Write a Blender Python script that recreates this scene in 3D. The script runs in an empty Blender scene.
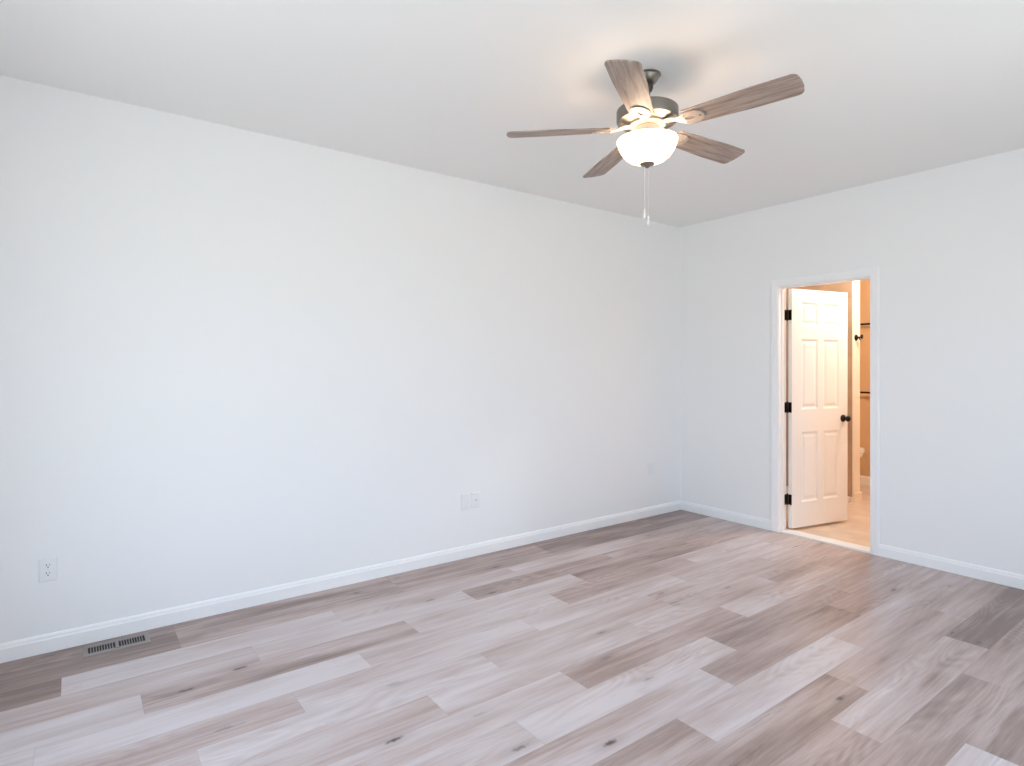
import bpy, bmesh, math, random
from mathutils import Vector, Matrix
random.seed(4)
SC = bpy.context.scene
COL = SC.collection

# ---------------------------------------------------------------- camera
CAMX, CAMY, CAMZ, HEAD = 3.648, -4.754, 1.38, math.radians(53.4388)
cam_data = bpy.data.cameras.new('camera')
cam_data.sensor_width = 36.0
cam_data.lens = 36.0 * 590.0 / 1024.0
cam_data.shift_y = -15.0 / 1024.0
cam_data.clip_start = 0.02
cam = bpy.data.objects.new('camera', cam_data)
cam.location = (CAMX, CAMY, CAMZ)
cam.rotation_euler = (math.radians(90), 0, HEAD)
COL.objects.link(cam)
SC.camera = cam

# ---------------------------------------------------------------- exposure
SC.view_settings.view_transform = 'Standard'
SC.view_settings.look = 'None'
SC.view_settings.gamma = 1.0
SC.view_settings.use_curve_mapping = False
SC.view_settings.exposure = 0.0
SC.cycles.use_denoising = True
SC.cycles.max_bounces = 14
SC.cycles.diffuse_bounces = 10
SC.cycles.sample_clamp_indirect = 6.0

# ---------------------------------------------------------------- room sizes
W, L, H = 4.06, 5.36, 2.752          # bedroom width (x), length (-y), height
DX0, DX1, DH = 1.003, 1.709, 2.060   # door opening in the far wall
WT = 0.115                           # partition thickness
BX1, BY1 = 2.45, 2.765               # bathroom extents
WIN_R = [(-3.85, -2.75, 0.62, 2.22), (-2.35, -1.25, 0.62, 2.22)]   # windows of the right wall (y0,y1,z0,z1)
WIN_F = [(1.25, 2.75, 0.45, 2.22)]       # windows of the wall behind the viewer

# ---------------------------------------------------------------- world: sky above, lawn below
SKY = 6.3
world = bpy.data.worlds.new('daylight')
SC.world = world
world.use_nodes = True
nt = world.node_tree
nt.nodes.clear()
wo = nt.nodes.new('ShaderNodeOutputWorld')
bg = nt.nodes.new('ShaderNodeBackground')
tc = nt.nodes.new('ShaderNodeTexCoord')
sp = nt.nodes.new('ShaderNodeSeparateXYZ')
rp = nt.nodes.new('ShaderNodeValToRGB')
mp = nt.nodes.new('ShaderNodeMapRange')
mp.inputs['From Min'].default_value = -1
mp.inputs['From Max'].default_value = 1
e = rp.color_ramp.elements
e[0].position, e[0].color = 0.0, (0.72, 0.735, 0.73, 1)
e[1].position, e[1].color = 1.0, (0.74, 0.92, 1.22, 1)
for p, c in ((0.47, (0.74, 0.765, 0.77, 1)), (0.50, (0.77, 0.81, 0.85, 1)), (0.56, (0.76, 0.90, 1.12, 1))):
    q = rp.color_ramp.elements.new(p); q.color = c
nt.links.new(tc.outputs['Generated'], sp.inputs[0])
nt.links.new(sp.outputs['Z'], mp.inputs['Value'])
nt.links.new(mp.outputs[0], rp.inputs[0])
nt.links.new(rp.outputs[0], bg.inputs['Color'])
bg.inputs['Strength'].default_value = SKY
nt.links.new(bg.outputs[0], wo.inputs[0])


def portal(name, loc, rot, sx, sy):
    l = bpy.data.lights.new(name, 'AREA')
    l.shape = 'RECTANGLE'; l.size = sx; l.size_y = sy
    l.cycles.is_portal = True
    o = bpy.data.objects.new(name, l)
    o.location = loc; o.rotation_euler = rot
    COL.objects.link(o)


for (a, b, c, d) in WIN_R:
    portal('window_portal', (W + 0.13, (a + b) / 2, (c + d) / 2), (math.radians(90), 0, math.radians(90)), b - a, d - c)
for (a, b, c, d) in WIN_F:
    portal('window_portal', ((a + b) / 2, -L - 0.13, (c + d) / 2), (math.radians(90), 0, 0), b - a, d - c)


def lamp(name, loc, energy, color, radius):
    l = bpy.data.lights.new(name, 'POINT')
    l.energy = energy; l.color = color; l.shadow_soft_size = radius
    o = bpy.data.objects.new(name, l); o.location = loc
    COL.objects.link(o)
    return o


# bathroom ceiling lamp bulb (the room beyond the door)
lamp('bathroom_bulb', (1.60, 1.15, 2.62), 98, (1.0, 0.97, 0.90), 0.08)

# ---------------------------------------------------------------- helpers


def MB():
    return bmesh.new()


def box(bm, x0, x1, y0, y1, z0, z1, bev=0.0, M=None):
    vs = [Vector((x, y, z)) for x in (x0, x1) for y in (y0, y1) for z in (z0, z1)]
    b = bmesh.new()
    v = [b.verts.new(p) for p in vs]
    for f in ((0, 1, 3, 2), (4, 6, 7, 5), (0, 4, 5, 1), (2, 3, 7, 6), (0, 2, 6, 4), (1, 5, 7, 3)):
        b.faces.new([v[i] for i in f])
    bmesh.ops.recalc_face_normals(b, faces=b.faces)
    if bev:
        bmesh.ops.bevel(b, geom=b.edges[:], offset=bev, segments=2, profile=0.6, affect='EDGES')
    merge(bm, b, M)


def merge(bm, b, M=None):
    if M is not None:
        bmesh.ops.transform(b, matrix=M, verts=b.verts)
    me = bpy.data.meshes.new('tmp'); b.to_mesh(me); b.free()
    bm.from_mesh(me); bpy.data.meshes.remove(me)


def lathe(bm, prof, seg=48, M=None, sx=1.0, sy=1.0):
    """prof: list of (r, z); r=0 closes to a point."""
    b = bmesh.new()
    rings = []
    for r, z in prof:
        if r < 1e-6:
            rings.append([b.verts.new((0, 0, z))])
        else:
            rings.append([b.verts.new((r * sx * math.cos(2 * math.pi * i / seg), r * sy * math.sin(2 * math.pi * i / seg), z)) for i in range(seg)])
    for a, c in zip(rings, rings[1:]):
        for i in range(seg):
            j = (i + 1) % seg
            if len(a) == 1 and len(c) == 1:
                continue
            if len(a) == 1:
                b.faces.new((a[0], c[i], c[j]))
            elif len(c) == 1:
                b.faces.new((a[i], a[j], c[0]))
            else:
                b.faces.new((a[i], a[j], c[j], c[i]))
    bmesh.ops.recalc_face_normals(b, faces=b.faces)
    merge(bm, b, M)


def loft(bm, rings, cap=True, M=None):
    b = bmesh.new()
    R = [[b.verts.new(p) for p in r] for r in rings]
    n = len(R[0])
    for a, c in zip(R, R[1:]):
        for i in range(n):
            j = (i + 1) % n
            b.faces.new((a[i], a[j], c[j], c[i]))
    if cap:
        b.faces.new(R[0][::-1]); b.faces.new(R[-1])
    bmesh.ops.recalc_face_normals(b, faces=b.faces)
    merge(bm, b, M)


def rot_to(p0, p1):
    d = Vector(p1) - Vector(p0)
    return Matrix.Translation(p0) @ d.to_track_quat('Z', 'Y').to_matrix().to_4x4(), d.length


def tube(bm, p0, p1, r, seg=16):
    M, l = rot_to(p0, p1)
    lathe(bm, [(0, 0), (r, 0), (r, l), (0, l)], seg, M)


def obj(name, bm, mat, parent=None, smooth=None, loc=None):
    me = bpy.data.meshes.new(name)
    bm.to_mesh(me); bm.free()
    if mat:
        for m in (mat if isinstance(mat, (list, tuple)) else [mat]):
            me.materials.append(m)
    if smooth is not None:
        for p in me.polygons:
            p.use_smooth = True
        try:
            me.set_sharp_from_angle(angle=math.radians(smooth))
        except Exception:
            pass
    o = bpy.data.objects.new(name, me)
    COL.objects.link(o)
    if parent:
        o.parent = parent
    if loc:
        o.location = loc
    return o


def struct(name, bm, mat, smooth=None):
    o = obj(name, bm, mat, None, smooth)
    o['kind'] = 'structure'
    return o


def tag(o, label, cat, group=None):
    o['label'] = label; o['category'] = cat
    if group:
        o['group'] = group
    return o


def empty(name, label, cat, loc, rotz=0.0, group=None):
    o = bpy.data.objects.new(name, None)
    o.empty_display_size = 0.1
    o.location = loc; o.rotation_euler = (0, 0, rotz)
    COL.objects.link(o)
    return tag(o, label, cat, group)


# ---------------------------------------------------------------- materials
def mat(name, color, rough=0.5, metal=0.0, spec=0.5, bump=None, var=None):
    m = bpy.data.materials.new(name)
    m.use_nodes = True
    n = m.node_tree.nodes; k = m.node_tree.links
    p = n['Principled BSDF']
    p.inputs['Base Color'].default_value = (*color, 1)
    p.inputs['Roughness'].default_value = rough
    p.inputs['Metallic'].default_value = metal
    p.inputs['Specular IOR Level'].default_value = spec
    t = n.new('ShaderNodeTexCoord')
    if var:
        s, amt = var
        ns = n.new('ShaderNodeTexNoise'); ns.inputs['Scale'].default_value = s; ns.inputs['Detail'].default_value = 3
        k.new(t.outputs['Object'], ns.inputs['Vector'])
        r = n.new('ShaderNodeMixRGB'); r.blend_type = 'MIX'
        r.inputs[1].default_value = (*[c * (1 - amt) for c in color], 1)
        r.inputs[2].default_value = (*[min(1, c * (1 + amt)) for c in color], 1)
        k.new(ns.outputs['Fac'], r.inputs[0]); k.new(r.outputs[0], p.inputs['Base Color'])
    if bump:
        s, d = bump
        ns = n.new('ShaderNodeTexNoise'); ns.inputs['Scale'].default_value = s; ns.inputs['Detail'].default_value = 4
        k.new(t.outputs['Object'], ns.inputs['Vector'])
        b = n.new('ShaderNodeBump'); b.inputs['Strength'].default_value = d; b.inputs['Distance'].default_value = 0.002
        k.new(ns.outputs['Fac'], b.inputs['Height']); k.new(b.outputs[0], p.inputs['Normal'])
    return m


M_WALL = mat('white_wall_paint', (0.87, 0.875, 0.878), 0.7, spec=0.25, bump=(260, 0.05), var=(1.2, 0.006))
M_CEIL = mat('white_ceiling_paint', (0.86, 0.86, 0.855), 0.85, spec=0.2, bump=(200, 0.06), var=(1.0, 0.006))
M_TRIM = mat('white_semigloss_trim', (0.90, 0.905, 0.91), 0.38, spec=0.4, var=(3, 0.006))
M_DOOR = mat('white_door_enamel', (0.86, 0.86, 0.85), 0.38, spec=0.4, var=(3, 0.006))
M_BLACK = mat('oil_rubbed_bronze', (0.012, 0.010, 0.009), 0.35, 0.6, var=(30, 0.3))
M_NICKEL = mat('brushed_nickel', (0.27, 0.25, 0.22), 0.38, 0.9, var=(40, 0.08))
M_IRON = mat('satin_nickel_casting', (0.42, 0.36, 0.315), 0.45, 0.25, var=(40, 0.05))
M_DARKMETAL = mat('dark_nickel', (0.10, 0.09, 0.08), 0.5, 0.7, var=(40, 0.1))  # darker nickel, used on the downrod
M_PLASTIC = mat('white_outlet_plastic', (0.84, 0.85, 0.86), 0.35, var=(20, 0.01))
M_SLOT = mat('dark_slot', (0.02, 0.02, 0.022), 0.7, var=(20, 0.1))
M_SCREW = mat('painted_screw', (0.70, 0.71, 0.72), 0.3, 0.2, var=(60, 0.05))
M_PORC = mat('white_porcelain', (0.80, 0.76, 0.70), 0.12, spec=0.6, var=(4, 0.01))
M_SEAT = mat('toilet_seat_plastic', (0.80, 0.76, 0.70), 0.25, var=(4, 0.01))
M_BATHWALL = mat('beige_bathroom_paint', (0.63, 0.40, 0.205), 0.7, spec=0.2, bump=(200, 0.05), var=(1.5, 0.02))
M_BATHWHITE = mat('bathroom_white_warm_tint', (0.84, 0.75, 0.64), 0.45, var=(3, 0.01))  # white trim with the orange bounce of its surroundings painted into the colour
M_VENT = mat('taupe_register_enamel', (0.30, 0.265, 0.25), 0.5, 0.0, var=(20, 0.03))
M_SADDLE = mat('white_marble_saddle', (0.80, 0.79, 0.77), 0.3, var=(6, 0.05))
M_CHAIN = mat('bright_chain', (0.85, 0.84, 0.82), 0.3, 0.3, var=(60, 0.03))


def tile_mat(name, c1, c2, grout, bw, bh, axes, rough=0.35):
    m = bpy.data.materials.new(name); m.use_nodes = True
    n = m.node_tree.nodes; k = m.node_tree.links
    p = n['Principled BSDF']; p.inputs['Roughness'].default_value = rough
    t = n.new('ShaderNodeTexCoord'); s = n.new('ShaderNodeSeparateXYZ'); c = n.new('ShaderNodeCombineXYZ')
    k.new(t.outputs['Object'], s.inputs[0])
    k.new(s.outputs[axes[0]], c.inputs[0]); k.new(s.outputs[axes[1]], c.inputs[1])
    b = n.new('ShaderNodeTexBrick')
    b.offset = 0.5
    b.inputs['Color1'].default_value = (*c1, 1); b.inputs['Color2'].default_value = (*c2, 1); b.inputs['Mortar'].default_value = (*grout, 1)
    b.inputs['Scale'].default_value = 1; b.inputs['Mortar Size'].default_value = 0.0025
    b.inputs['Brick Width'].default_value = bw; b.inputs['Row Height'].default_value = bh
    k.new(c.outputs[0], b.inputs['Vector'])
    ns = n.new('ShaderNodeTexNoise'); ns.inputs['Scale'].default_value = 6; ns.inputs['Detail'].default_value = 6
    k.new(t.outputs['Object'], ns.inputs['Vector'])
    mx = n.new('ShaderNodeMixRGB'); mx.blend_type = 'MULTIPLY'; mx.inputs[0].default_value = 0.5
    r = n.new('ShaderNodeValToRGB')
    r.color_ramp.elements[0].position = 0.3; r.color_ramp.elements[0].color = (0.6, 0.58, 0.56, 1)
    r.color_ramp.elements[1].position = 0.7; r.color_ramp.elements[1].color = (1, 1, 1, 1)
    k.new(ns.outputs['Fac'], r.inputs[0]); k.new(b.outputs['Color'], mx.inputs[1]); k.new(r.outputs[0], mx.inputs[2])
    k.new(mx.outputs[0], p.inputs['Base Color'])
    bp = n.new('ShaderNodeBump'); bp.inputs['Strength'].default_value = 0.3; bp.inputs['Distance'].default_value = 0.001; bp.invert = True
    k.new(b.outputs['Fac'], bp.inputs['Height']); k.new(bp.outputs[0], p.inputs['Normal'])
    return m


M_SHOWER = tile_mat('brown_shower_tile', (0.42, 0.28, 0.18), (0.35, 0.235, 0.15), (0.38, 0.28, 0.20), 0.60, 0.30, ('X', 'Z'))
M_SHOWER2 = tile_mat('brown_shower_tile_side', (0.42, 0.28, 0.18), (0.35, 0.235, 0.15), (0.38, 0.28, 0.20), 0.60, 0.30, ('Y', 'Z'))
M_BATHFLOOR = tile_mat('beige_floor_tile', (0.66, 0.53, 0.43), (0.63, 0.50, 0.40), (0.56, 0.44, 0.35), 0.60, 0.30, ('X', 'Y'), 0.4)


# ---- vinyl plank floor -------------------------------------------------
KNOTS = [(0.723, -4.143, 1), (0.787, -4.367, 1), (0.053, -4.856, 0.6), (1.177, -4.296, 0.4), (0.172, -3.367, 1), (0.542, -3.051, 0.7),
         (1.269, -3.637, 0.4), (0.296, -2.406, 1), (0.668, -2.697, 1), (0.159, -1.419, 0.7), (0.712, -1.145, 0.5), (0.783, -1.366, 0.7),
         (2.119, -3.171, 1), (1.944, -3.455, 0.7), (1.907, -2.706, 0.5), (1.456, -2.552, 0.6), (1.659, -2.723, 0.4), (1.629, -3.802, 1),
         (1.29, -1.873, 0.6), (1.457, -1.931, 0.5), (1.479, -1.455, 0.5), (2.065, -1.234, 0.5), (2.485, -2.181, 1), (2.666, -1.108, 0.8),
         (2.114, -0.66, 0.9), (2.295, -0.303, 0.5), (0.277, -1.911, 0.5), (1.682, -3.455, 0.3)]


def floor_material():
    m = bpy.data.materials.new('grey_oak_vinyl_plank'); m.use_nodes = True
    n = m.node_tree.nodes; k = m.node_tree.links
    p = n['Principled BSDF']

    def N(t, **kw):
        x = n.new(t)
        for a, v in kw.items():
            setattr(x, a, v)
        return x

    def math_(op, a, b=None, clamp=False):
        x = N('ShaderNodeMath', operation=op); x.use_clamp = clamp
        for i, v in enumerate((a, b)):
            if v is None:
                continue
            if isinstance(v, (int, float)):
                x.inputs[i].default_value = v
            else:
                k.new(v, x.inputs[i])
        return x.outputs[0]

    def maprange(v, a, b, c, d, smooth=False):
        x = N('ShaderNodeMapRange')
        if smooth:
            x.interpolation_type = 'SMOOTHSTEP'
        k.new(v, x.inputs['Value'])
        for nm, q in (('From Min', a), ('From Max', b), ('To Min', c), ('To Max', d)):
            x.inputs[nm].default_value = q
        return x.outputs[0]

    at = N('ShaderNodeAttribute', attribute_name='plank')       # r tone, g random
    sr = N('ShaderNodeSeparateColor'); k.new(at.outputs['Color'], sr.inputs[0])
    tone, rnd = sr.outputs[0], sr.outputs[1]
    uv = N('ShaderNodeUVMap', uv_map='plank_uv')
    su = N('ShaderNodeSeparateXYZ'); k.new(uv.outputs[0], su.inputs[0])
    u, v = su.outputs[0], su.outputs[1]
    uo = math_('ADD', u, math_('MULTIPLY', rnd, 31.7)); vo = math_('ADD', v, math_('MULTIPLY', rnd, 57.3))

    def noise(us, vs, detail, rough=0.55, dist=0.0):
        c = N('ShaderNodeCombineXYZ')
        k.new(math_('MULTIPLY', uo, us), c.inputs[0]); k.new(math_('MULTIPLY', vo, vs), c.inputs[1]); k.new(math_('MULTIPLY', rnd, 9.0), c.inputs[2])
        x = N('ShaderNodeTexNoise'); x.inputs['Scale'].default_value = 1; x.inputs['Detail'].default_value = detail
        x.inputs['Roughness'].default_value = rough; x.inputs['Distortion'].default_value = dist
        k.new(c.outputs[0], x.inputs['Vector'])
        return x.outputs['Fac']

    drift = noise(7, 1.1, 2)               # slow light / dark bands inside a plank
    streak = noise(34, 1.6, 5, 0.6, 0.4)   # grain streaks
    fine = noise(150, 7, 4, 0.65)          # pores
    fig = noise(5, 1.0, 1, 0.5)
    # cathedral figure: contour lines of a stretched noise
    sn = math_('SINE', math_('ADD', math_('MULTIPLY', fig, 120), math_('MULTIPLY', fine, 2.0)))
    figm = maprange(noise(5, 0.9, 1), 0.45, 0.65, 0, 1, True)
    figv = math_('MULTIPLY', math_('MULTIPLY', sn, 0.07), figm)
    t = math_('ADD', math_('MULTIPLY', math_('SUBTRACT', tone, 0.42), 0.92), 0.42)
    t = math_('ADD', t, math_('MULTIPLY', math_('SUBTRACT', drift, 0.5), 1.1))
    t = math_('ADD', t, math_('MULTIPLY', math_('SUBTRACT', streak, 0.5), 0.75))
    t = math_('ADD', t, math_('MULTIPLY', math_('SUBTRACT', fine, 0.5), 0.45))
    t = math_('ADD', t, figv)
    ramp = N('ShaderNodeValToRGB')
    cr = ramp.color_ramp
    cr.elements[0].position = 0.0; cr.elements[0].color = (0.612, 0.545, 0.548, 1)
    cr.elements[1].position = 1.0; cr.elements[1].color = (0.201, 0.135, 0.115, 1)
    for ps, c in ((0.25, (0.530, 0.446, 0.434, 1)), (0.5, (0.442, 0.335, 0.307, 1)), (0.75, (0.317, 0.227, 0.199, 1))):
        q = cr.elements.new(ps); q.color = c
    k.new(t, ramp.inputs[0])
    # knots
    geo = N('ShaderNodeNewGeometry')
    sg = N('ShaderNodeSeparateXYZ'); k.new(geo.outputs['Position'], sg.inputs[0])
    wob = N('ShaderNodeTexNoise'); wob.inputs['Scale'].default_value = 45; wob.inputs['Detail'].default_value = 3
    k.new(geo.outputs['Position'], wob.inputs['Vector'])
    wv = math_('MULTIPLY', math_('SUBTRACT', wob.outputs['Fac'], 0.5), 1.5)
    acc = None
    for kx, ky, s in KNOTS:
        dx = math_('MULTIPLY', math_('SUBTRACT', sg.outputs[0], kx), 1 / 0.014)
        dy = math_('MULTIPLY', math_('SUBTRACT', sg.outputs[1], ky), 1 / 0.042)
        d = math_('SQRT', math_('ADD', math_('MULTIPLY', dx, dx), math_('MULTIPLY', dy, dy)))
        kv = math_('ADD', maprange(math_('ADD', d, wv), 0.15, 1.1, 0.75 * s, 0, True), maprange(d, 0.4, 3.2, 0.22 * s, 0, True))
        acc = kv if acc is None else math_('MAXIMUM', acc, kv)
    mk = N('ShaderNodeMixRGB'); k.new(acc, mk.inputs[0]); k.new(ramp.outputs[0], mk.inputs[1]); mk.inputs[2].default_value = (0.085, 0.060, 0.052, 1)
    # seams
    sm = N('ShaderNodeAttribute', attribute_name='plank')
    du = math_('MINIMUM', u, math_('SUBTRACT', 0.1825, u))
    dv = math_('MINIMUM', v, math_('SUBTRACT', 1.22, v))
    ds = math_('MINIMUM', du, dv)
    seam = maprange(ds, 0.0004, 0.0022, 0.22, 0, True)
    ms = N('ShaderNodeMixRGB'); k.new(seam, ms.inputs[0]); k.new(mk.outputs[0], ms.inputs[1]); ms.inputs[2].default_value = (0.15, 0.12, 0.11, 1)
    k.new(ms.outputs[0], p.inputs['Base Color'])
    k.new(maprange(streak, 0.3, 0.7, 0.27, 0.38), p.inputs['Roughness'])
    p.inputs['Specular IOR Level'].default_value = 0.7
    b = N('ShaderNodeBump'); b.inputs['Strength'].default_value = 0.25; b.inputs['Distance'].default_value = 0.0006
    hgt = math_('SUBTRACT', math_('ADD', math_('MULTIPLY', fine, 0.6), streak), math_('MULTIPLY', seam, 2.0))
    k.new(hgt, b.inputs['Height']); k.new(b.outputs[0], p.inputs['Normal'])
    return m


# ---- weathered oak fan blade -------------------------------------------
def blade_material():
    m = bpy.data.materials.new('weathered_oak_blade'); m.use_nodes = True
    n = m.node_tree.nodes; k = m.node_tree.links
    p = n['Principled BSDF']; p.inputs['Roughness'].default_value = 0.5
    t = n.new('ShaderNodeTexCoord'); mpn = n.new('ShaderNodeMapping')
    mpn.inputs['Scale'].default_value = (3.0, 42.0, 8.0)
    k.new(t.outputs['Object'], mpn.inputs['Vector'])
    a = n.new('ShaderNodeTexNoise'); a.inputs['Scale'].default_value = 1; a.inputs['Detail'].default_value = 6; a.inputs['Distortion'].default_value = 0.6; a.inputs['Roughness'].default_value = 0.65
    k.new(mpn.outputs[0], a.inputs['Vector'])
    r = n.new('ShaderNodeValToRGB'); e = r.color_ramp.elements
    e[0].position = 0.30; e[0].color = (0.13, 0.095, 0.078, 1)
    e[1].position = 0.72; e[1].color = (0.50, 0.40, 0.35, 1)
    q = e.new(0.5); q.color = (0.31, 0.24, 0.205, 1)
    k.new(a.outputs['Fac'], r.inputs[0]); k.new(r.outputs[0], p.inputs['Base Color'])
    b = n.new('ShaderNodeBump'); b.inputs['Strength'].default_value = 0.2; b.inputs['Distance'].default_value = 0.0008
    k.new(a.outputs['Fac'], b.inputs['Height']); k.new(b.outputs[0], p.inputs['Normal'])
    return m


def bowl_material():
    m = bpy.data.materials.new('lit_alabaster_glass'); m.use_nodes = True
    n = m.node_tree.nodes; k = m.node_tree.links
    n.remove(n['Principled BSDF'])
    out = n['Material Output']
    tr = n.new('ShaderNodeBsdfTranslucent'); tr.inputs[0].default_value = (1.0, 0.90, 0.76, 1)
    df = n.new('ShaderNodeBsdfDiffuse'); df.inputs[0].default_value = (0.85, 0.80, 0.74, 1)
    mx = n.new('ShaderNodeMixShader'); mx.inputs[0].default_value = 0.45
    k.new(tr.outputs[0], mx.inputs[1]); k.new(df.outputs[0], mx.inputs[2])
    t = n.new('ShaderNodeTexCoord')
    ns = n.new('ShaderNodeTexNoise'); ns.inputs['Scale'].default_value = 9; ns.inputs['Detail'].default_value = 3; ns.inputs['Distortion'].default_value = 1.2
    k.new(t.outputs['Object'], ns.inputs['Vector'])
    r = n.new('ShaderNodeValToRGB'); e = r.color_ramp.elements
    e[0].position = 0.3; e[0].color = (1.0, 0.72, 0.48, 1)
    e[1].position = 0.7; e[1].color = (1.0, 0.80, 0.58, 1)
    k.new(ns.outputs['Fac'], r.inputs[0])
    em = n.new('ShaderNodeEmission'); em.inputs['Strength'].default_value = 2.4
    k.new(r.outputs[0], em.inputs['Color'])
    ad = n.new('ShaderNodeAddShader')
    k.new(mx.outputs[0], ad.inputs[0]); k.new(em.outputs[0], ad.inputs[1]); k.new(ad.outputs[0], out.inputs['Surface'])
    return m


def glass_pane_material():
    m = bpy.data.materials.new('clear_window_glass'); m.use_nodes = True
    n = m.node_tree.nodes; k = m.node_tree.links
    n.remove(n['Principled BSDF'])
    a = n.new('ShaderNodeBsdfTransparent'); a.inputs[0].default_value = (0.95, 0.97, 0.96, 1)
    g = n.new('ShaderNodeBsdfGlossy'); g.inputs['Roughness'].default_value = 0.0
    s = n.new('ShaderNodeMixShader')
    s.inputs[0].default_value = 0.05
    k.new(a.outputs[0], s.inputs[1]); k.new(g.outputs[0], s.inputs[2])
    k.new(s.outputs[0], n['Material Output'].inputs['Surface'])
    return m


M_FLOOR = floor_material()
M_BLADE = blade_material()
M_BOWL = bowl_material()
M_PANE = glass_pane_material()

# ---------------------------------------------------------------- the shell
# floor: one mesh, one face per plank, joints where the photo shows them
PW, PL, OFF = 0.1825, 1.22, -0.12
ROWS = {   # row: (one joint y, tones from the near end (most negative y) to the far end); left-front lightened, right darkened to paint in gloss
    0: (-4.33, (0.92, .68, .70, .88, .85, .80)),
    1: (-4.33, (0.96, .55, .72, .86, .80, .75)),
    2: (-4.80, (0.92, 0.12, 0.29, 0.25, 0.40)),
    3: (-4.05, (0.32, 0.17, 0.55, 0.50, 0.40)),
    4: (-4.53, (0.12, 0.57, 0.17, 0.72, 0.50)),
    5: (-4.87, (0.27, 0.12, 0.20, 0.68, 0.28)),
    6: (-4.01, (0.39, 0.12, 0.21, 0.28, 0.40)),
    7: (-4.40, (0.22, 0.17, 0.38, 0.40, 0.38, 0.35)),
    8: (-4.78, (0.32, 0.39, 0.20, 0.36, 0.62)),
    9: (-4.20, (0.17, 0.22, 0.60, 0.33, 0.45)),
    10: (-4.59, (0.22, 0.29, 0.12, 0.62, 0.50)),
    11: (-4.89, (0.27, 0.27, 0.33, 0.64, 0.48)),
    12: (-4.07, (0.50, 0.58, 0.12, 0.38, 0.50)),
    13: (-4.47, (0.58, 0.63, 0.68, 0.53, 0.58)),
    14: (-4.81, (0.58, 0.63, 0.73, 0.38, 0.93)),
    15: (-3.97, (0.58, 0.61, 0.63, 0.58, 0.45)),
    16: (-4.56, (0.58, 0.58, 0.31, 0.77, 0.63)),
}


def build_floor():
    bm = MB()
    ca = bm.loops.layers.float_color.new('plank')
    uvl = bm.loops.layers.uv.new('plank_uv')
    rg = random.Random(11)
    r = 0
    while True:
        x0, x1 = (r + OFF) * PW, (r + 1 + OFF) * PW
        if x0 >= W:
            break
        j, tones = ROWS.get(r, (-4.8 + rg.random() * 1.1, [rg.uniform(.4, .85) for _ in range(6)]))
        y = j
        while y > -L:
            y -= PL
        # first full-plank start at or before -L; list joints forward
        starts = []
        yy = y
        while yy < 0:
            starts.append(yy); yy += PL
        # the tone list's second entry begins at joint j
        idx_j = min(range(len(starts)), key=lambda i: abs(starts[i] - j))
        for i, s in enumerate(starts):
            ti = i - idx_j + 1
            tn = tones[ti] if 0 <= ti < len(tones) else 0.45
            q = rg.random()
            xa, xb = max(x0, 0.0), min(x1, W)
            ya, yb = max(s, -L), min(s + PL, 0.0)
            f = bm.faces.new([bm.verts.new(c) for c in ((xa, ya, 0), (xb, ya, 0), (xb, yb, 0), (xa, yb, 0))])
            for lp in f.loops:
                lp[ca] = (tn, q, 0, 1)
                lp[uvl].uv = (lp.vert.co.x - x0, lp.vert.co.y - s)
        r += 1
    # slab under the planks
    b2 = bmesh.new()
    box(b2, 0, W, -L, 0, -0.12, -0.004)
    me = bpy.data.meshes.new('tmp'); b2.to_mesh(me); b2.free()
    bm.from_mesh(me); bpy.data.meshes.remove(me)
    return struct('floor', bm, M_FLOOR)


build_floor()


def wall_cells(bm, u0, u1, z0, z1, holes, put):
    us = sorted({u0, u1, *[h[0] for h in holes], *[h[1] for h in holes]})
    zs = sorted({z0, z1, *[h[2] for h in holes], *[h[3] for h in holes]})
    for a, b in zip(us, us[1:]):
        zrun = None
        for c, d in zip(zs, zs[1:]):
            mu, mz = (a + b) / 2, (c + d) / 2
            if any(h[0] < mu < h[1] and h[2] < mz < h[3] for h in holes):
                continue
            put(a, b, c, d)


# far wall with the doorway
bm = MB()
wall_cells(bm, 0, W, 0, H, [(DX0 - 0.018, DX1 + 0.018, -1, DH + 0.018)], lambda a, b, c, d: box(bm, a, b, 0, WT - 0.002, c, d))
struct('wall_back', bm, M_WALL)
bm = MB(); box(bm, -0.12, 0, -L - 0.12, WT - 0.002, -0.12, H + 0.1)
struct('wall_left', bm, M_WALL)
bm = MB()
wall_cells(bm, -L - 0.12, WT, -0.12, H + 0.1, WIN_R, lambda a, b, c, d: box(bm, W, W + 0.14, a, b, c, d))
struct('wall_right', bm, M_WALL)
bm = MB()
wall_cells(bm, 0, W, -0.12, H + 0.1, WIN_F, lambda a, b, c, d: box(bm, a, b, -L - 0.14, -L, c, d))
struct('wall_front', bm, M_WALL)
bm = MB(); box(bm, 0, W, -L, WT - 0.002, H, H + 0.1)
struct('ceiling', bm, M_CEIL)


# baseboards with a moulded top
def baseboard(name, p0, p1, nrm, m=None, h=0.088):
    """p0->p1 along the wall, nrm = unit vector into the room"""
    d = Vector(p1) - Vector(p0); n = Vector(nrm)
    prof = [(0, 0), (0.014, 0), (0.014, h * 0.72), (0.0105, h * 0.80), (0.010, h * 0.88), (0.006, h * 0.97), (0.003, h), (0, h)]
    r0 = [Vector(p0) + n * a + Vector((0, 0, b)) for a, b in prof]
    r1 = [Vector(p1) + n * a + Vector((0, 0, b)) for a, b in prof]
    bm = MB(); loft(bm, [r0, r1])
    return struct(name, bm, m or M_TRIM)


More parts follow.
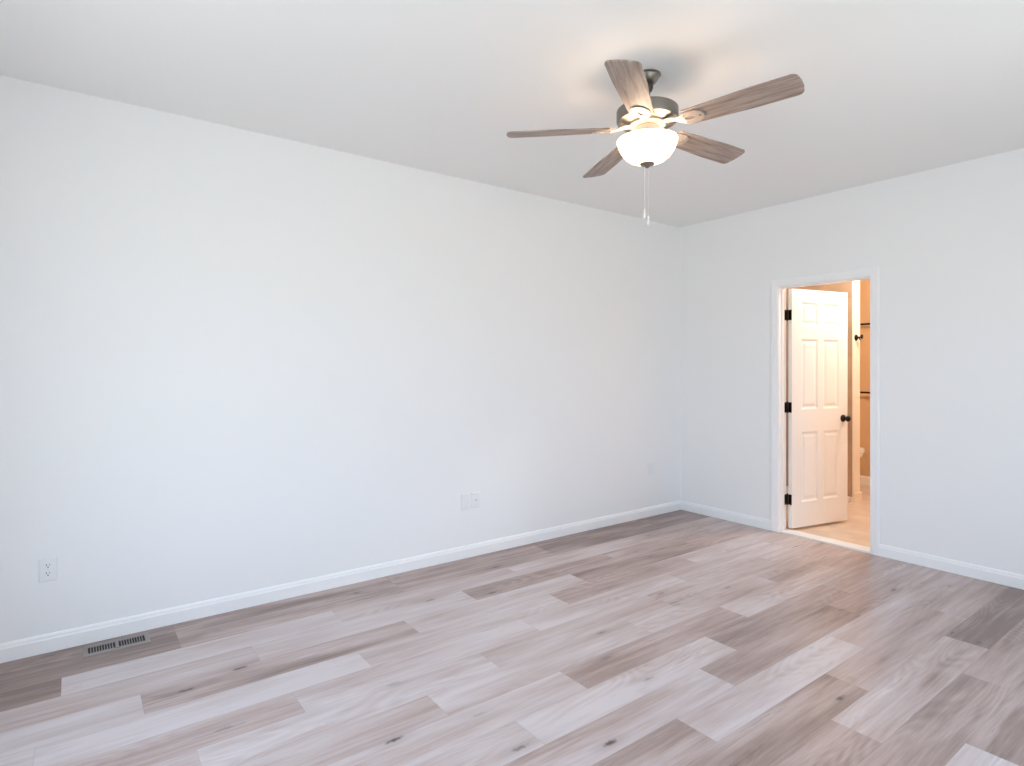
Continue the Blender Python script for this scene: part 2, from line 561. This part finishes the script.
CW = 0.060   # casing width
baseboard('baseboard_left', (0.0, -L, 0.001), (0.0, 0.0, 0.001), (1, 0, 0))
baseboard('baseboard_back', (DX1 + 0.005 + CW, 0, 0.001), (W, 0, 0.001), (0, -1, 0))
baseboard('baseboard_back', (0.0145, 0, 0.001), (DX0 - 0.005 - CW, 0, 0.001), (0, -1, 0))
baseboard('baseboard_right', (W, -L, 0.001), (W, -0.0145, 0.001), (-1, 0, 0))
baseboard('baseboard_front', (0.0145, -L, 0.001), (W - 0.0145, -L, 0.001), (0, 1, 0))

# door casing (mitred, moulded), jamb with stop, marble saddle


def casing(y, ny):
    prof = [(0.0, 0.0), (0.0, 0.009), (0.006, 0.012), (0.018, 0.0125), (0.026, 0.015), (0.052, 0.017), (CW, 0.014), (CW, 0.0)]   # (out from opening, thickness)
    a, b, t = DX0 - 0.005, DX1 + 0.005, DH + 0.005
    path = [(a, 0.0, -1, 0), (a, t, -1, 1), (b, t, 1, 1), (b, 0.0, 1, 0)]
    rings = []
    for (x, z, ox, oz) in path:
        rings.append([Vector((x + ox * o, y + ny * th, max(z + oz * o, 0.001))) for o, th in prof])
    bm = MB(); loft(bm, rings)
    return bm


struct('trim_1', casing(0.0, -1), M_TRIM)
struct('trim_2', casing(WT, 1), M_TRIM)
bm = MB()
box(bm, DX0 - 0.018, DX0, 0.0, WT, 0.001, DH + 0.018, 0.001)
box(bm, DX1, DX1 + 0.018, 0.0, WT, 0.001, DH + 0.018, 0.001)
box(bm, DX0, DX1, 0.0, WT, DH, DH + 0.018, 0.001)
box(bm, DX0, DX0 + 0.009, 0.040, 0.072, 0.013, DH - 0.009, 0.001)
box(bm, DX1 - 0.009, DX1, 0.040, 0.072, 0.013, DH - 0.009, 0.001)
box(bm, DX0, DX1, 0.040, 0.072, DH - 0.009, DH, 0.001)
struct('trim_3', bm, M_TRIM)
bm = MB(); box(bm, DX0 + 0.0005, DX1 - 0.0005, 0.001, WT + 0.012, -0.02, 0.012, 0.004)
struct('trim_4', bm, M_SADDLE)

# bathroom shell
bm = MB(); box(bm, 0, BX1, WT + 0.0125, BY1, -0.12, 0.0)
struct('floor_bathroom', bm, M_BATHFLOOR)
bm = MB(); box(bm, 0, BX1, WT, BY1, H, H + 0.1)
struct('ceiling_bathroom', bm, M_CEIL)
bm = MB(); box(bm, -0.12, BX1 + 0.12, BY1, BY1 + 0.12, -0.12, H + 0.1)
struct('wall_bathroom_back', bm, M_BATHWALL)
bm = MB(); box(bm, -0.12, 0, WT, BY1, -0.12, H + 0.1)
struct('wall_bathroom_left', bm, M_BATHWALL)
bm = MB(); box(bm, BX1, BX1 + 0.12, WT, BY1, -0.12, H + 0.1)
struct('wall_bathroom_right', bm, M_BATHWALL)
# partition between shower and toilet
PX, PY0, PY1 = 0.88, 1.652, 1.797
bm = MB(); box(bm, 0, PX, PY0, PY1, 0, H)
struct('wall_bathroom_partition', bm, M_BATHWHITE)
bm = MB(); box(bm, 0.0, PX - 0.012, PY0 - 0.011, PY0 - 0.0005, 0.06, H - 0.002)
struct('trim_shower_tile', bm, M_SHOWER)
bm = MB(); box(bm, 0.0005, 0.011, 0.80, PY0 - 0.0115, 0.06, H - 0.002)
struct('trim_shower_tile', bm, M_SHOWER2)
bm = MB(); box(bm, 0.0005, PX - 0.03, 0.80, PY0 - 0.0005, 0.0, 0.06, 0.012)
struct('trim_shower_pan', bm, M_PORC)
# partition end base board wrapping the corner, back base
bm = MB()
box(bm, PX, PX + 0.014, PY0 - 0.0, PY1 + 0.014, 0.001, 0.10, 0.003)
box(bm, 0.0005, PX - 0.0002, PY1 + 0.0002, PY1 + 0.014, 0.001, 0.10, 0.003)
struct('baseboard_partition', bm, M_BATHWHITE)
baseboard('baseboard_bathroom', (0.0, BY1, 0.001), (BX1, BY1, 0.001), (0, -1, 0), M_BATHWHITE, 0.10)


# windows (behind / beside the viewer): frame, sashes, pane
def window(name, horizontal_axis, w):
    a, b, c, d = w
    bm = MB(); pn = MB()

    def put(m, u0, u1, d0, d1, z0, z1, bev=0.003):
        if horizontal_axis == 'y':
            box(m, W + d0, W + d1, u0, u1, z0, z1, bev)
        else:
            box(m, u0, u1, -L - d1, -L - d0, z0, z1, bev)
    t = 0.045
    put(bm, a, a + t, 0.03, 0.12, c, d); put(bm, b - t, b, 0.03, 0.12, c, d)
    put(bm, a + t, b - t, 0.03, 0.12, c, c + t); put(bm, a + t, b - t, 0.03, 0.12, d - t, d)
    mz = (c + d) / 2
    put(bm, a + t, b - t, 0.05, 0.10, mz - 0.025, mz + 0.025)
    # casing and stool inside
    put(bm, a - 0.06, a, -0.016, 0.0, c - 0.06, d + 0.06); put(bm, b, b + 0.06, -0.016, 0.0, c - 0.06, d + 0.06)
    put(bm, a, b, -0.016, 0.0, d, d + 0.06); put(bm, a, b, -0.03, 0.03, c - 0.03, c)
    o = struct(name, bm, M_TRIM)
    put(pn, a + t, b - t, 0.072, 0.078, c + t, mz - 0.025, 0); put(pn, a + t, b - t, 0.072, 0.078, mz + 0.025, d - t, 0)
    obj('window_pane', pn, M_PANE, o)


for i, wdw in enumerate(WIN_R):
    window('window_%d' % (i + 1), 'y', wdw)
for i, wdw in enumerate(WIN_F):
    window('window_%d' % (i + 3), 'x', wdw)


# ---------------------------------------------------------------- open six-panel door
def panel_door():
    x0, x1, yf, yb, z0, z1 = 0.003, 0.703, -0.043, -0.008, 0.022, 2.053
    cols = [(0.116, 0.320), (0.386, 0.590)]
    rows = [(0.235, 0.835), (1.025, 1.630), (1.740, 1.945)]
    root = bmesh.new()
    us = sorted([x0, x1] + [v for c in cols for v in c]); zs = sorted([z0, z1] + [v for r in rows for v in r])
    for face_y, s in ((yf, 1), (yb, -1)):
        for a, b in zip(us, us[1:]):
            for c, d in zip(zs, zs[1:]):
                if (a, b) in cols and (c, d) in rows:
                    rings = []
                    for inset, dep in ((0, 0), (0.010, 0.004), (0.016, 0.007), (0.028, 0.007), (0.048, 0.002), (0.050, 0.002)):
                        rings.append([Vector((u, face_y + s * dep, z)) for u, z in ((a + inset, c + inset), (b - inset, c + inset), (b - inset, d - inset), (a + inset, d - inset))])
                    R = [[root.verts.new(p) for p in r] for r in rings]
                    for p, q in zip(R, R[1:]):
                        for i in range(4):
                            root.faces.new((p[i], p[(i + 1) % 4], q[(i + 1) % 4], q[i]))
                    root.faces.new(R[-1])
                else:
                    root.faces.new([root.verts.new((u, face_y, z)) for u, z in ((a, c), (b, c), (b, d), (a, d))])
    for a, b in zip(us, us[1:]):
        for z in (z0, z1):
            root.faces.new([root.verts.new(p) for p in ((a, yf, z), (b, yf, z), (b, yb, z), (a, yb, z))])
    for c, d in zip(zs, zs[1:]):
        for x in (x0, x1):
            root.faces.new([root.verts.new(p) for p in ((x, yf, c), (x, yb, c), (x, yb, d), (x, yf, d))])
    bmesh.ops.remove_doubles(root, verts=root.verts, dist=1e-5)
    bmesh.ops.recalc_face_normals(root, faces=root.faces)
    o = struct('door_1', root, M_DOOR)
    o.location = (1.006, 0.128, 0); o.rotation_euler = (0, 0, math.radians(78))
    Ri = Matrix.Rotation(math.radians(-78), 4, 'Z')
    for hz in (0.262, 1.045, 1.83):
        b = MB()
        # leaf on the hinge edge of the door
        box(b, 0.0008, 0.0032, -0.042, -0.008, hz - 0.044, hz + 0.044, 0.0006)
        lathe(b, [(0, hz - 0.05), (0.004, hz - 0.05), (0.0062, hz - 0.046), (0.0062, hz + 0.046), (0.004, hz + 0.05), (0, hz + 0.05)], 14)
        # leaf on the jamb (turned back by the opening angle)
        lb = bmesh.new()
        box(lb, -0.0034, -0.0008, -0.046, -0.006, hz - 0.044, hz + 0.044, 0.0006)
        merge(b, lb, Ri)
        obj('hinge', b, M_BLACK, o, 40)
    kz, kx = 0.932, 0.642
    for yy, s in ((yf, -1), (yb, 1)):
        b = MB()
        Mk = Matrix.Translation((kx, yy, kz)) @ Matrix.Rotation(math.radians(90 if s < 0 else -90), 4, 'X')
        lathe(b, [(0, 0), (0.033, 0), (0.033, 0.004), (0.029, 0.009), (0.014, 0.011), (0.0125, 0.018), (0.0125, 0.032), (0.020, 0.037), (0.0265, 0.045), (0.027, 0.053), (0.022, 0.061), (0.012, 0.065), (0, 0.066)], 32, Mk)
        obj('door_knob', b, M_BLACK, o, 45)
    b = MB(); box(b, 0.7025, 0.7042, -0.037, -0.014, kz - 0.028, kz + 0.028, 0.0005); box(b, 0.704, 0.712, -0.031, -0.020, kz - 0.009, kz + 0.009, 0.001)
    obj('latch', b, M_BLACK, o)
    return o


panel_door()

# ---------------------------------------------------------------- ceiling fan
FX, FY = 1.803, -2.596       # plan position of the fan axis


def make_fan():
    t = empty('ceiling_fan', 'five-blade ceiling fan with weathered wood blades and a lit glass bowl', 'ceiling fan', (FX, FY, H))
    # heights below are relative to the camera height, converted to depth under the ceiling
    Z = lambda zr: zr + CAMZ - H

    bm = MB()
    lathe(bm, [(0, 0), (0.062, 0), (0.063, -0.004), (0.057, -0.008), (0.056, -0.012), (0.050, -0.022), (0.040, -0.036), (0.034, -0.040), (0.030, -0.042), (0, -0.042)], 48)
    obj('canopy', bm, M_NICKEL, t, 40)
    bm = MB()
    lathe(bm, [(0, -0.036), (0.022, -0.040), (0.027, -0.048), (0.027, -0.062), (0.022, -0.074), (0.014, -0.080), (0.0127, -0.13), (0.024, -0.132), (0.026, -0.150), (0.026, Z(1.216)), (0, Z(1.216))], 32)
    obj('downrod', bm, M_DARKMETAL, t, 40)
    bm = MB()
    lathe(bm, [(0, Z(1.220)), (0.05, Z(1.220)), (0.118, Z(1.216)), (0.136, Z(1.212)), (0.142, Z(1.206)), (0.142, Z(1.160)), (0.139, Z(1.154)), (0.130, Z(1.152)), (0.110, Z(1.152)), (0.100, Z(1.146)), (0, Z(1.146))], 64)
    mh = obj('motor_housing', bm, M_NICKEL, t, 35)
    bm = MB()
    lathe(bm, [(0, Z(1.147)), (0.082, Z(1.147)), (0.084, Z(1.143)), (0.084, Z(1.136)), (0.080, Z(1.132)), (0.060, Z(1.130)), (0, Z(1.130))], 48)
    obj('flywheel', bm, M_IRON, t, 35)
    bm = MB()
    lathe(bm, [(0, Z(1.131)), (0.050, Z(1.131)), (0.054, Z(1.126)), (0.054, Z(1.104)), (0.062, Z(1.101)), (0.062, Z(1.094)), (0.050, Z(1.091)), (0.050, Z(1.083)), (0.076, Z(1.078)), (0.082, Z(1.073)), (0.078, Z(1.069)), (0, Z(1.069))], 48)
    sw = obj('switch_housing', bm, M_IRON, t, 35)
    for i in range(3):
        bm = MB()
        a = 2 * math.pi * i / 3 + 0.3
        tube(bm, (0.07 * math.cos(a), 0.07 * math.sin(a), Z(1.074)), (0.134 * math.cos(a), 0.134 * math.sin(a), Z(1.066)), 0.004, 10)
        obj('bowl_clip', bm, M_NICKEL, sw, 40)
    # glass bowl: closed double wall, open at the top
    bm = MB()
    out = [(0.139, 1.068), (0.1405, 1.064), (0.138, 1.058), (0.133, 1.040), (0.123, 1.018), (0.106, 0.994), (0.084, 0.976), (0.058, 0.965), (0.030, 0.961), (0.010, 0.960)]
    inn = [(0.010, 0.964), (0.030, 0.965), (0.057, 0.969), (0.082, 0.980), (0.103, 0.997), (0.119, 1.020), (0.129, 1.041), (0.134, 1.058), (0.135, 1.067)]
    lathe(bm, [(r, Z(z)) for r, z in out + inn + [out[0]]], 64)
    obj('glass_bowl', bm, M_BOWL, t, 60)
    bm = MB()
    lathe(bm, [(0, Z(0.970)), (0.012, Z(0.970)), (0.012, Z(0.961)), (0.033, Z(0.960)), (0.035, Z(0.956)), (0.030, Z(0.951)), (0.016, Z(0.947)), (0.010, Z(0.942)), (0.006, Z(0.938)), (0, Z(0.937))], 32)
    obj('finial', bm, M_NICKEL, t, 40)
    # pull chains: beads, then a turned fob
    for dx, dy, z1 in ((-0.010, -0.008, 0.745), (0.003, 0.004, 0.712)):
        b = MB()
        z = 0.945
        while z > z1:
            lathe(b, [(0, Z(z) + 0.0013), (0.0008, Z(z) + 0.0010), (0.0011, Z(z)), (0.0008, Z(z) - 0.0010), (0, Z(z) - 0.0013)], 8, Matrix.Translation((dx, dy, 0)))
            z -= 0.0040
        tube(b, (dx, dy, Z(0.945)), (dx, dy, Z(z1)), 0.0005, 6)
        ch = obj('pull_chain', b, M_CHAIN, t, 50)
        b = MB()
        lathe(b, [(0, Z(z1) + 0.002), (0.003, Z(z1)), (0.0045, Z(z1) - 0.006), (0.0030, Z(z1) - 0.014), (0.0050, Z(z1) - 0.022), (0.0060, Z(z1) - 0.034), (0.004, Z(z1) - 0.042), (0, Z(z1) - 0.044)], 16, Matrix.Translation((dx, dy, 0)))
        obj('chain_fob', b, M_CHAIN, ch, 50)

    # blades
    pitch = math.radians(12.0)
    zb = Z(1.119)

    def pt(x, y, dz=0.0):
        s = min(1, max(0, (x - 0.10) / 0.07)); s = s * s * (3 - 2 * s)
        lift = (1 - s) * (Z(1.138) - zb)
        p = -pitch * s
        return Vector((x, y * math.cos(p) - dz * math.sin(p), zb + lift + y * math.sin(p) + dz * math.cos(p)))

    # blade outline (top view)
    half = []
    for x in [0.185 + 0.02 * i for i in range(23)]:
        half.append((x, 0.056 + 0.014 * min(1, (x - 0.185) / 0.30)))
    xt, ht, rc = 0.663, 0.070, 0.030
    outline = [(0.175, 0.030), (0.178, 0.046)] + [(x, y) for x, y in half if x < xt - rc]
    outline += [(xt - rc + rc * math.sin(a), ht - rc + rc * math.cos(a)) for a in [math.radians(q) for q in (0, 15, 30, 45, 60, 75, 90)]]
    # gentle bow at the tip
    outline = [(x, y) for x, y in outline] + [(xt + 0.004, 0.02)]
    full = outline + [(x, -y) for x, y in outline[::-1]]
    bm = bmesh.new()
    top = [bm.verts.new(pt(x, y, 0.0065)) for x, y in full]
    bot = [bm.verts.new(pt(x, y, 0.0)) for x, y in full]
    bm.faces.new(top); bm.faces.new(bot[::-1])
    for i in range(len(full)):
        j = (i + 1) % len(full)
        bm.faces.new((top[i], bot[i], bot[j], top[j]))
    bmesh.ops.recalc_face_normals(bm, faces=bm.faces)
    # blade iron: plate with a teardrop window, under the blade
    NP = 48
    oc, ic = [], []

    def iron_hw(x):
        if x < 0.135:
            return 0.017
        s = min(1, (x - 0.135) / 0.06); s = s * s * (3 - 2 * s)
        return 0.017 + 0.027 * s
    cxh = 0.205
    xs_out = []
    # outer outline sampled by walking: right side out, rounded end, left side back
    side = [0.070 + 0.007 * i for i in range(22)]
    end = [(0.222 + 0.044 * math.sin(a), 0.044 * math.cos(a)) for a in [math.radians(q) for q in range(10, 171, 16)]]
    oc = [(x, iron_hw(x)) for x in side] + end + [(x, -iron_hw(x)) for x in side[::-1]]
    n = len(oc)
    for i, (x, y) in enumerate(oc):
        a = math.atan2(y, x - cxh)
        ex = 0.026 if math.cos(a) < 0 else 0.018
        ic.append((cxh + ex * math.cos(a), 0.0115 * math.sin(a)))
    b2 = bmesh.new()
    zt, zl = -0.0008, -0.0048
    To = [b2.verts.new(pt(x, y, zt)) for x, y in oc]; Ti = [b2.verts.new(pt(x, y, zt)) for x, y in ic]
    Bo = [b2.verts.new(pt(x, y, zl)) for x, y in oc]; Bi = [b2.verts.new(pt(x, y, zl)) for x, y in ic]
    for i in range(n):
        j = (i + 1) % n
        b2.faces.new((To[i], To[j], Ti[j], Ti[i])); b2.faces.new((Bo[j], Bo[i], Bi[i], Bi[j]))
        b2.faces.new((To[j], To[i], Bo[i], Bo[j])); b2.faces.new((Ti[i], Ti[j], Bi[j], Bi[i]))
    bmesh.ops.recalc_face_normals(b2, faces=b2.faces)
    screws = []
    for sx, sy in ((0.180, 0.026), (0.180, -0.026), (0.248, 0.0)):
        c = pt(sx, sy, zl); b3 = MB()
        lathe(b3, [(0, -0.0025), (0.003, -0.0022), (0.005, -0.0006), (0.005, 0.0005), (0, 0.0005)], 12, Matrix.Translation(c) @ Matrix.Rotation(-pitch, 4, 'X'))
        screws.append(b3)
    theta0 = 33.1 + 53.4388
    DROOP = (0.6, 1.6, 1.4, 0.3, -1.1)   # each blade hangs a little differently
    blade = obj('blade', bm, M_BLADE, t)
    bv = blade.modifiers.new('bevel', 'BEVEL'); bv.width = 0.0015; bv.segments = 2; bv.limit_method = 'ANGLE'
    iron = obj('blade_arm', b2, M_IRON, blade, 30)
    scr = [obj('screw', q, M_NICKEL, blade, 40) for q in screws]
    for kk in range(5):
        if kk:
            nb = blade.copy(); COL.objects.link(nb); nb.parent = t
            for ch in [iron] + scr:
                c = ch.copy(); COL.objects.link(c); c.parent = nb
        else:
            nb = blade
        nb.rotation_euler = (0, math.radians(DROOP[kk]), math.radians(theta0 + 72 * kk))
    return t


make_fan()
for ang in (0.4, 2.5, 4.6):
    lamp('fan_bulb', (FX + 0.065 * math.cos(ang), FY + 0.065 * math.sin(ang), CAMZ + 1.055), 3.3, (1.0, 0.78, 0.58), 0.045)


# ---------------------------------------------------------------- floor register
def register():
    y0, y1, x0, x1 = -4.722, -4.445, 0.048, 0.182
    t = empty('floor_register', 'taupe metal floor register set in the planks beside the left baseboard', 'vent', ((x0 + x1) / 2, (y0 + y1) / 2, 0.0))
    hx, hy = (x1 - x0) / 2, (y1 - y0) / 2
    bm = MB()
    ih, iw = 0.038, hy - 0.021
    # bevelled flange with a rectangular opening
    b = bmesh.new()
    rings = []
    for ax, ay, z in ((hx, hy, 0.0006), (hx, hy, 0.0022), (hx - 0.006, hy - 0.006, 0.0052), (ih, iw, 0.0052), (ih, iw, 0.0012)):
        rings.append([b.verts.new(p) for p in ((-ax, -ay, z), (ax, -ay, z), (ax, ay, z), (-ax, ay, z))])
    for p, q in zip(rings, rings[1:]):
        for i in range(4):
            b.faces.new((p[i], p[(i + 1) % 4], q[(i + 1) % 4], q[i]))
    bmesh.ops.recalc_face_normals(b, faces=b.faces)
    merge(bm, b)
    box(bm, -ih, ih, -0.007, 0.007, 0.0014, 0.0050)
    obj('flange', bm, M_VENT, t)
    bm = MB(); box(bm, -ih, ih, -iw, iw, 0.0004, 0.0010)
    obj('duct_opening', bm, M_SLOT, t)
    n = 9
    proto = None
    for s in (-1, 1):
        for i in range(n):
            yy = s * (0.007 + (i + 1) * (iw - 0.007) / (n + 1))
            if proto is None:
                bm = MB(); box(bm, -ih, ih, -0.0017, 0.0017, 0.0012, 0.0046)
                proto = o = obj('louver', bm, M_VENT, t)
            else:
                o = proto.copy(); COL.objects.link(o); o.parent = t
            o.location = (0, yy, 0)
    bm = MB(); box(bm, ih + 0.008, ih + 0.013, -0.010, 0.010, 0.0052, 0.0085, 0.001)
    obj('damper_lever', bm, M_VENT, t)


register()


# ---------------------------------------------------------------- wall outlets on the left wall
def plate(bm, w, h):
    b = bmesh.new(); rings = []
    for aw, ah, d in ((w / 2, h / 2, 0.0004), (w / 2, h / 2, 0.0025), (w / 2 - 0.004, h / 2 - 0.004, 0.0055), (w / 2 - 0.006, h / 2 - 0.006, 0.006)):
        rings.append([b.verts.new((d, y, z)) for y, z in ((-aw, -ah), (aw, -ah), (aw, ah), (-aw, ah))])
    for p, q in zip(rings, rings[1:]):
        for i in range(4):
            b.faces.new((p[i], p[(i + 1) % 4], q[(i + 1) % 4], q[i]))
    b.faces.new(rings[-1]); b.faces.new(rings[0][::-1])
    bmesh.ops.recalc_face_normals(b, faces=b.faces)
    merge(bm, b)


def receptacle(parent, dy, dz):
    bm = MB()
    rings = []
    for d, s in ((0.0055, 1), (0.0082, 1), (0.0088, 0.95)):
        rr = []
        for i in range(32):
            a = 2 * math.pi * i / 32
            y = max(-0.0145, min(0.0145, 0.0172 * math.cos(a))) * s
            rr.append(Vector((d, dy + y, dz + 0.0172 * math.sin(a) * s * 0.86)))
        rings.append(rr)
    loft(bm, rings)
    r = obj('receptacle', bm, M_PLASTIC, parent)
    bm = MB()
    box(bm, 0.0086, 0.0091, dy - 0.0075, dy - 0.0052, dz - 0.001, dz + 0.0085)
    box(bm, 0.0086, 0.0091, dy + 0.0052, dy + 0.0075, dz + 0.0000, dz + 0.0075)
    lathe(bm, [(0, 0.0086), (0.0027, 0.0086), (0.0027, 0.0091), (0, 0.0091)], 14, Matrix.Translation((0, dy, dz - 0.0075)) @ Matrix.Rotation(math.radians(90), 4, 'Y'))
    obj('slots', bm, M_SLOT, r)


def screw(parent, dy, dz):
    bm = MB()
    lathe(bm, [(0, 0.0058), (0.0032, 0.0058), (0.0028, 0.0068), (0, 0.0070)], 14, Matrix.Translation((0, dy, dz)) @ Matrix.Rotation(math.radians(90), 4, 'Y'))
    obj('screw', bm, M_SCREW, parent)


def outlet(y, z, label):
    t = empty('wall_outlet', label, 'outlet', (0.0, y, z))
    bm = MB(); plate(bm, 0.072, 0.117)
    obj('cover_plate', bm, M_PLASTIC, t)
    receptacle(t, 0, 0.0195); receptacle(t, 0, -0.0195)
    screw(t, 0, 0)
    return t


outlet(-4.857, 0.402, 'white duplex outlet with dark slots, near the floor register')


def rocker_plate(name, y, z, label, cat):
    t = empty(name, label, cat, (0.0, y, z))
    bm = MB(); plate(bm, 0.072, 0.117)
    obj('cover_plate', bm, M_PLASTIC, t)
    bm = MB(); box(bm, 0.0055, 0.0078, -0.0165, 0.0165, -0.0335, 0.0335, 0.0008)
    obj('insert', bm, M_PLASTIC, t)
    screw(t, 0, 0.048); screw(t, 0, -0.048)
    return t


rocker_plate('wall_outlet', -0.435, 0.437, 'white outlet plate on the left wall nearest the far corner', 'outlet')
rocker_plate('wall_outlet', -2.470, 0.410, 'left one of two white plates side by side at mid left wall', 'outlet')
t = empty('wall_plate', 'right one of two white plates side by side at mid left wall', 'wall plate', (0.0, -2.383, 0.410))
bm = MB(); plate(bm, 0.072, 0.117)
obj('cover_plate', bm, M_PLASTIC, t)
bm = MB()
lathe(bm, [(0, 0.0058), (0.0075, 0.0058), (0.0075, 0.008), (0.0048, 0.0082), (0.0048, 0.015), (0.0022, 0.015), (0.0022, 0.011), (0, 0.011)], 18, Matrix.Rotation(math.radians(90), 4, 'Y'))
obj('cable_jack', bm, M_SCREW, t, 40)
screw(t, 0, 0.042); screw(t, 0, -0.042)


# ---------------------------------------------------------------- bathroom fittings seen through the doorway
def ell(cx, cy, z, ax, ay, n=40, back=None):
    r = []
    for i in range(n):
        a = 2 * math.pi * i / n
        x = cx + ax * math.cos(a)
        if back is not None:
            x = max(x, back)
        r.append(Vector((x, cy + ay * math.sin(a), z)))
    return r


def toilet():
    t = empty('toilet', 'white toilet with closed lid behind the bathroom partition', 'toilet', (0.0, 2.33, 0.0))
    bm = MB()
    loft(bm, [ell(0.36, 0, 0.001, 0.215, 0.105), ell(0.36, 0, 0.03, 0.210, 0.100), ell(0.36, 0, 0.14, 0.195, 0.092), ell(0.36, 0, 0.24, 0.205, 0.125), ell(0.375, 0, 0.33, 0.245, 0.165), ell(0.410, 0, 0.39, 0.268, 0.182), ell(0.410, 0, 0.425, 0.275, 0.186), ell(0.410, 0, 0.430, 0.271, 0.182)])
    box(bm, 0.03, 0.25, -0.10, 0.10, 0.20, 0.425, 0.02)
    obj('bowl', bm, M_PORC, t, 50)
    bm = MB()
    loft(bm, [ell(0.410, 0, 0.433, 0.284, 0.190, back=0.22), ell(0.410, 0, 0.448, 0.286, 0.192, back=0.22), ell(0.410, 0, 0.452, 0.280, 0.187, back=0.22)])
    obj('seat', bm, M_SEAT, t, 50)
    bm = MB()
    loft(bm, [ell(0.410, 0, 0.458, 0.284, 0.190, back=0.20), ell(0.410, 0, 0.472, 0.282, 0.188, back=0.20), ell(0.410, 0, 0.480, 0.262, 0.170, back=0.21)])
    obj('lid', bm, M_SEAT, t, 50)
    bm = MB(); box(bm, 0.015, 0.205, -0.21, 0.21, 0.42, 0.76, 0.018)
    tk = obj('tank', bm, M_PORC, t, 50)
    bm = MB(); box(bm, 0.008, 0.215, -0.22, 0.22, 0.761, 0.795, 0.010)
    obj('tank_lid', bm, M_PORC, t, 50)
    bm = MB(); tube(bm, (0.205, 0.15, 0.70), (0.218, 0.15, 0.70), 0.012); tube(bm, (0.216, 0.15, 0.70), (0.216, 0.08, 0.69), 0.006)
    obj('flush_lever', bm, M_BLACK, t, 40)


toilet()


def towel_bar(name, x0, x1, z, label):
    t = empty(name, label, 'towel bar', ((x0 + x1) / 2, BY1, z))
    hw = (x1 - x0) / 2
    bm = MB(); tube(bm, (-hw, -0.065, 0), (hw, -0.065, 0), 0.011)
    obj('bar', bm, M_BLACK, t, 40)
    for s in (-1, 1):
        bm = MB()
        lathe(bm, [(0, 0), (0.026, 0), (0.026, 0.008), (0.012, 0.012), (0.011, 0.055), (0.015, 0.060), (0.015, 0.078), (0, 0.080)], 24, Matrix.Translation((s * (hw - 0.01), 0, 0)) @ Matrix.Rotation(math.radians(90), 4, 'X'))
        obj('post', bm, M_BLACK, t, 40)


towel_bar('towel_bar', 0.28, 0.90, 1.895, 'black towel bar high on the rear bathroom wall, upper of the two')
towel_bar('towel_bar', 0.28, 0.90, 1.092, 'black towel bar lower on the rear bathroom wall, above the toilet')

t = empty('robe_hook', 'small black robe hook on the end of the bathroom partition', 'hook', (PX, 1.700, 1.692))
bm = MB()
My = Matrix.Rotation(math.radians(90), 4, 'Y')
lathe(bm, [(0, 0), (0.032, 0), (0.032, 0.008), (0.026, 0.014), (0.012, 0.018), (0.011, 0.03), (0, 0.03)], 24, My)
obj('backplate', bm, M_BLACK, t, 40)
bm = MB()
tube(bm, (0.02, 0, 0), (0.055, 0, 0.004), 0.009, 12)
lathe(bm, [(0, 0), (0.018, 0), (0.024, 0.004), (0.024, 0.010), (0.016, 0.015), (0, 0.016)], 20, Matrix.Translation((0.052, 0, 0.008)) @ My)
tube(bm, (0.03, 0, 0), (0.045, 0, -0.028), 0.005, 10)
obj('prong', bm, M_BLACK, t, 40)
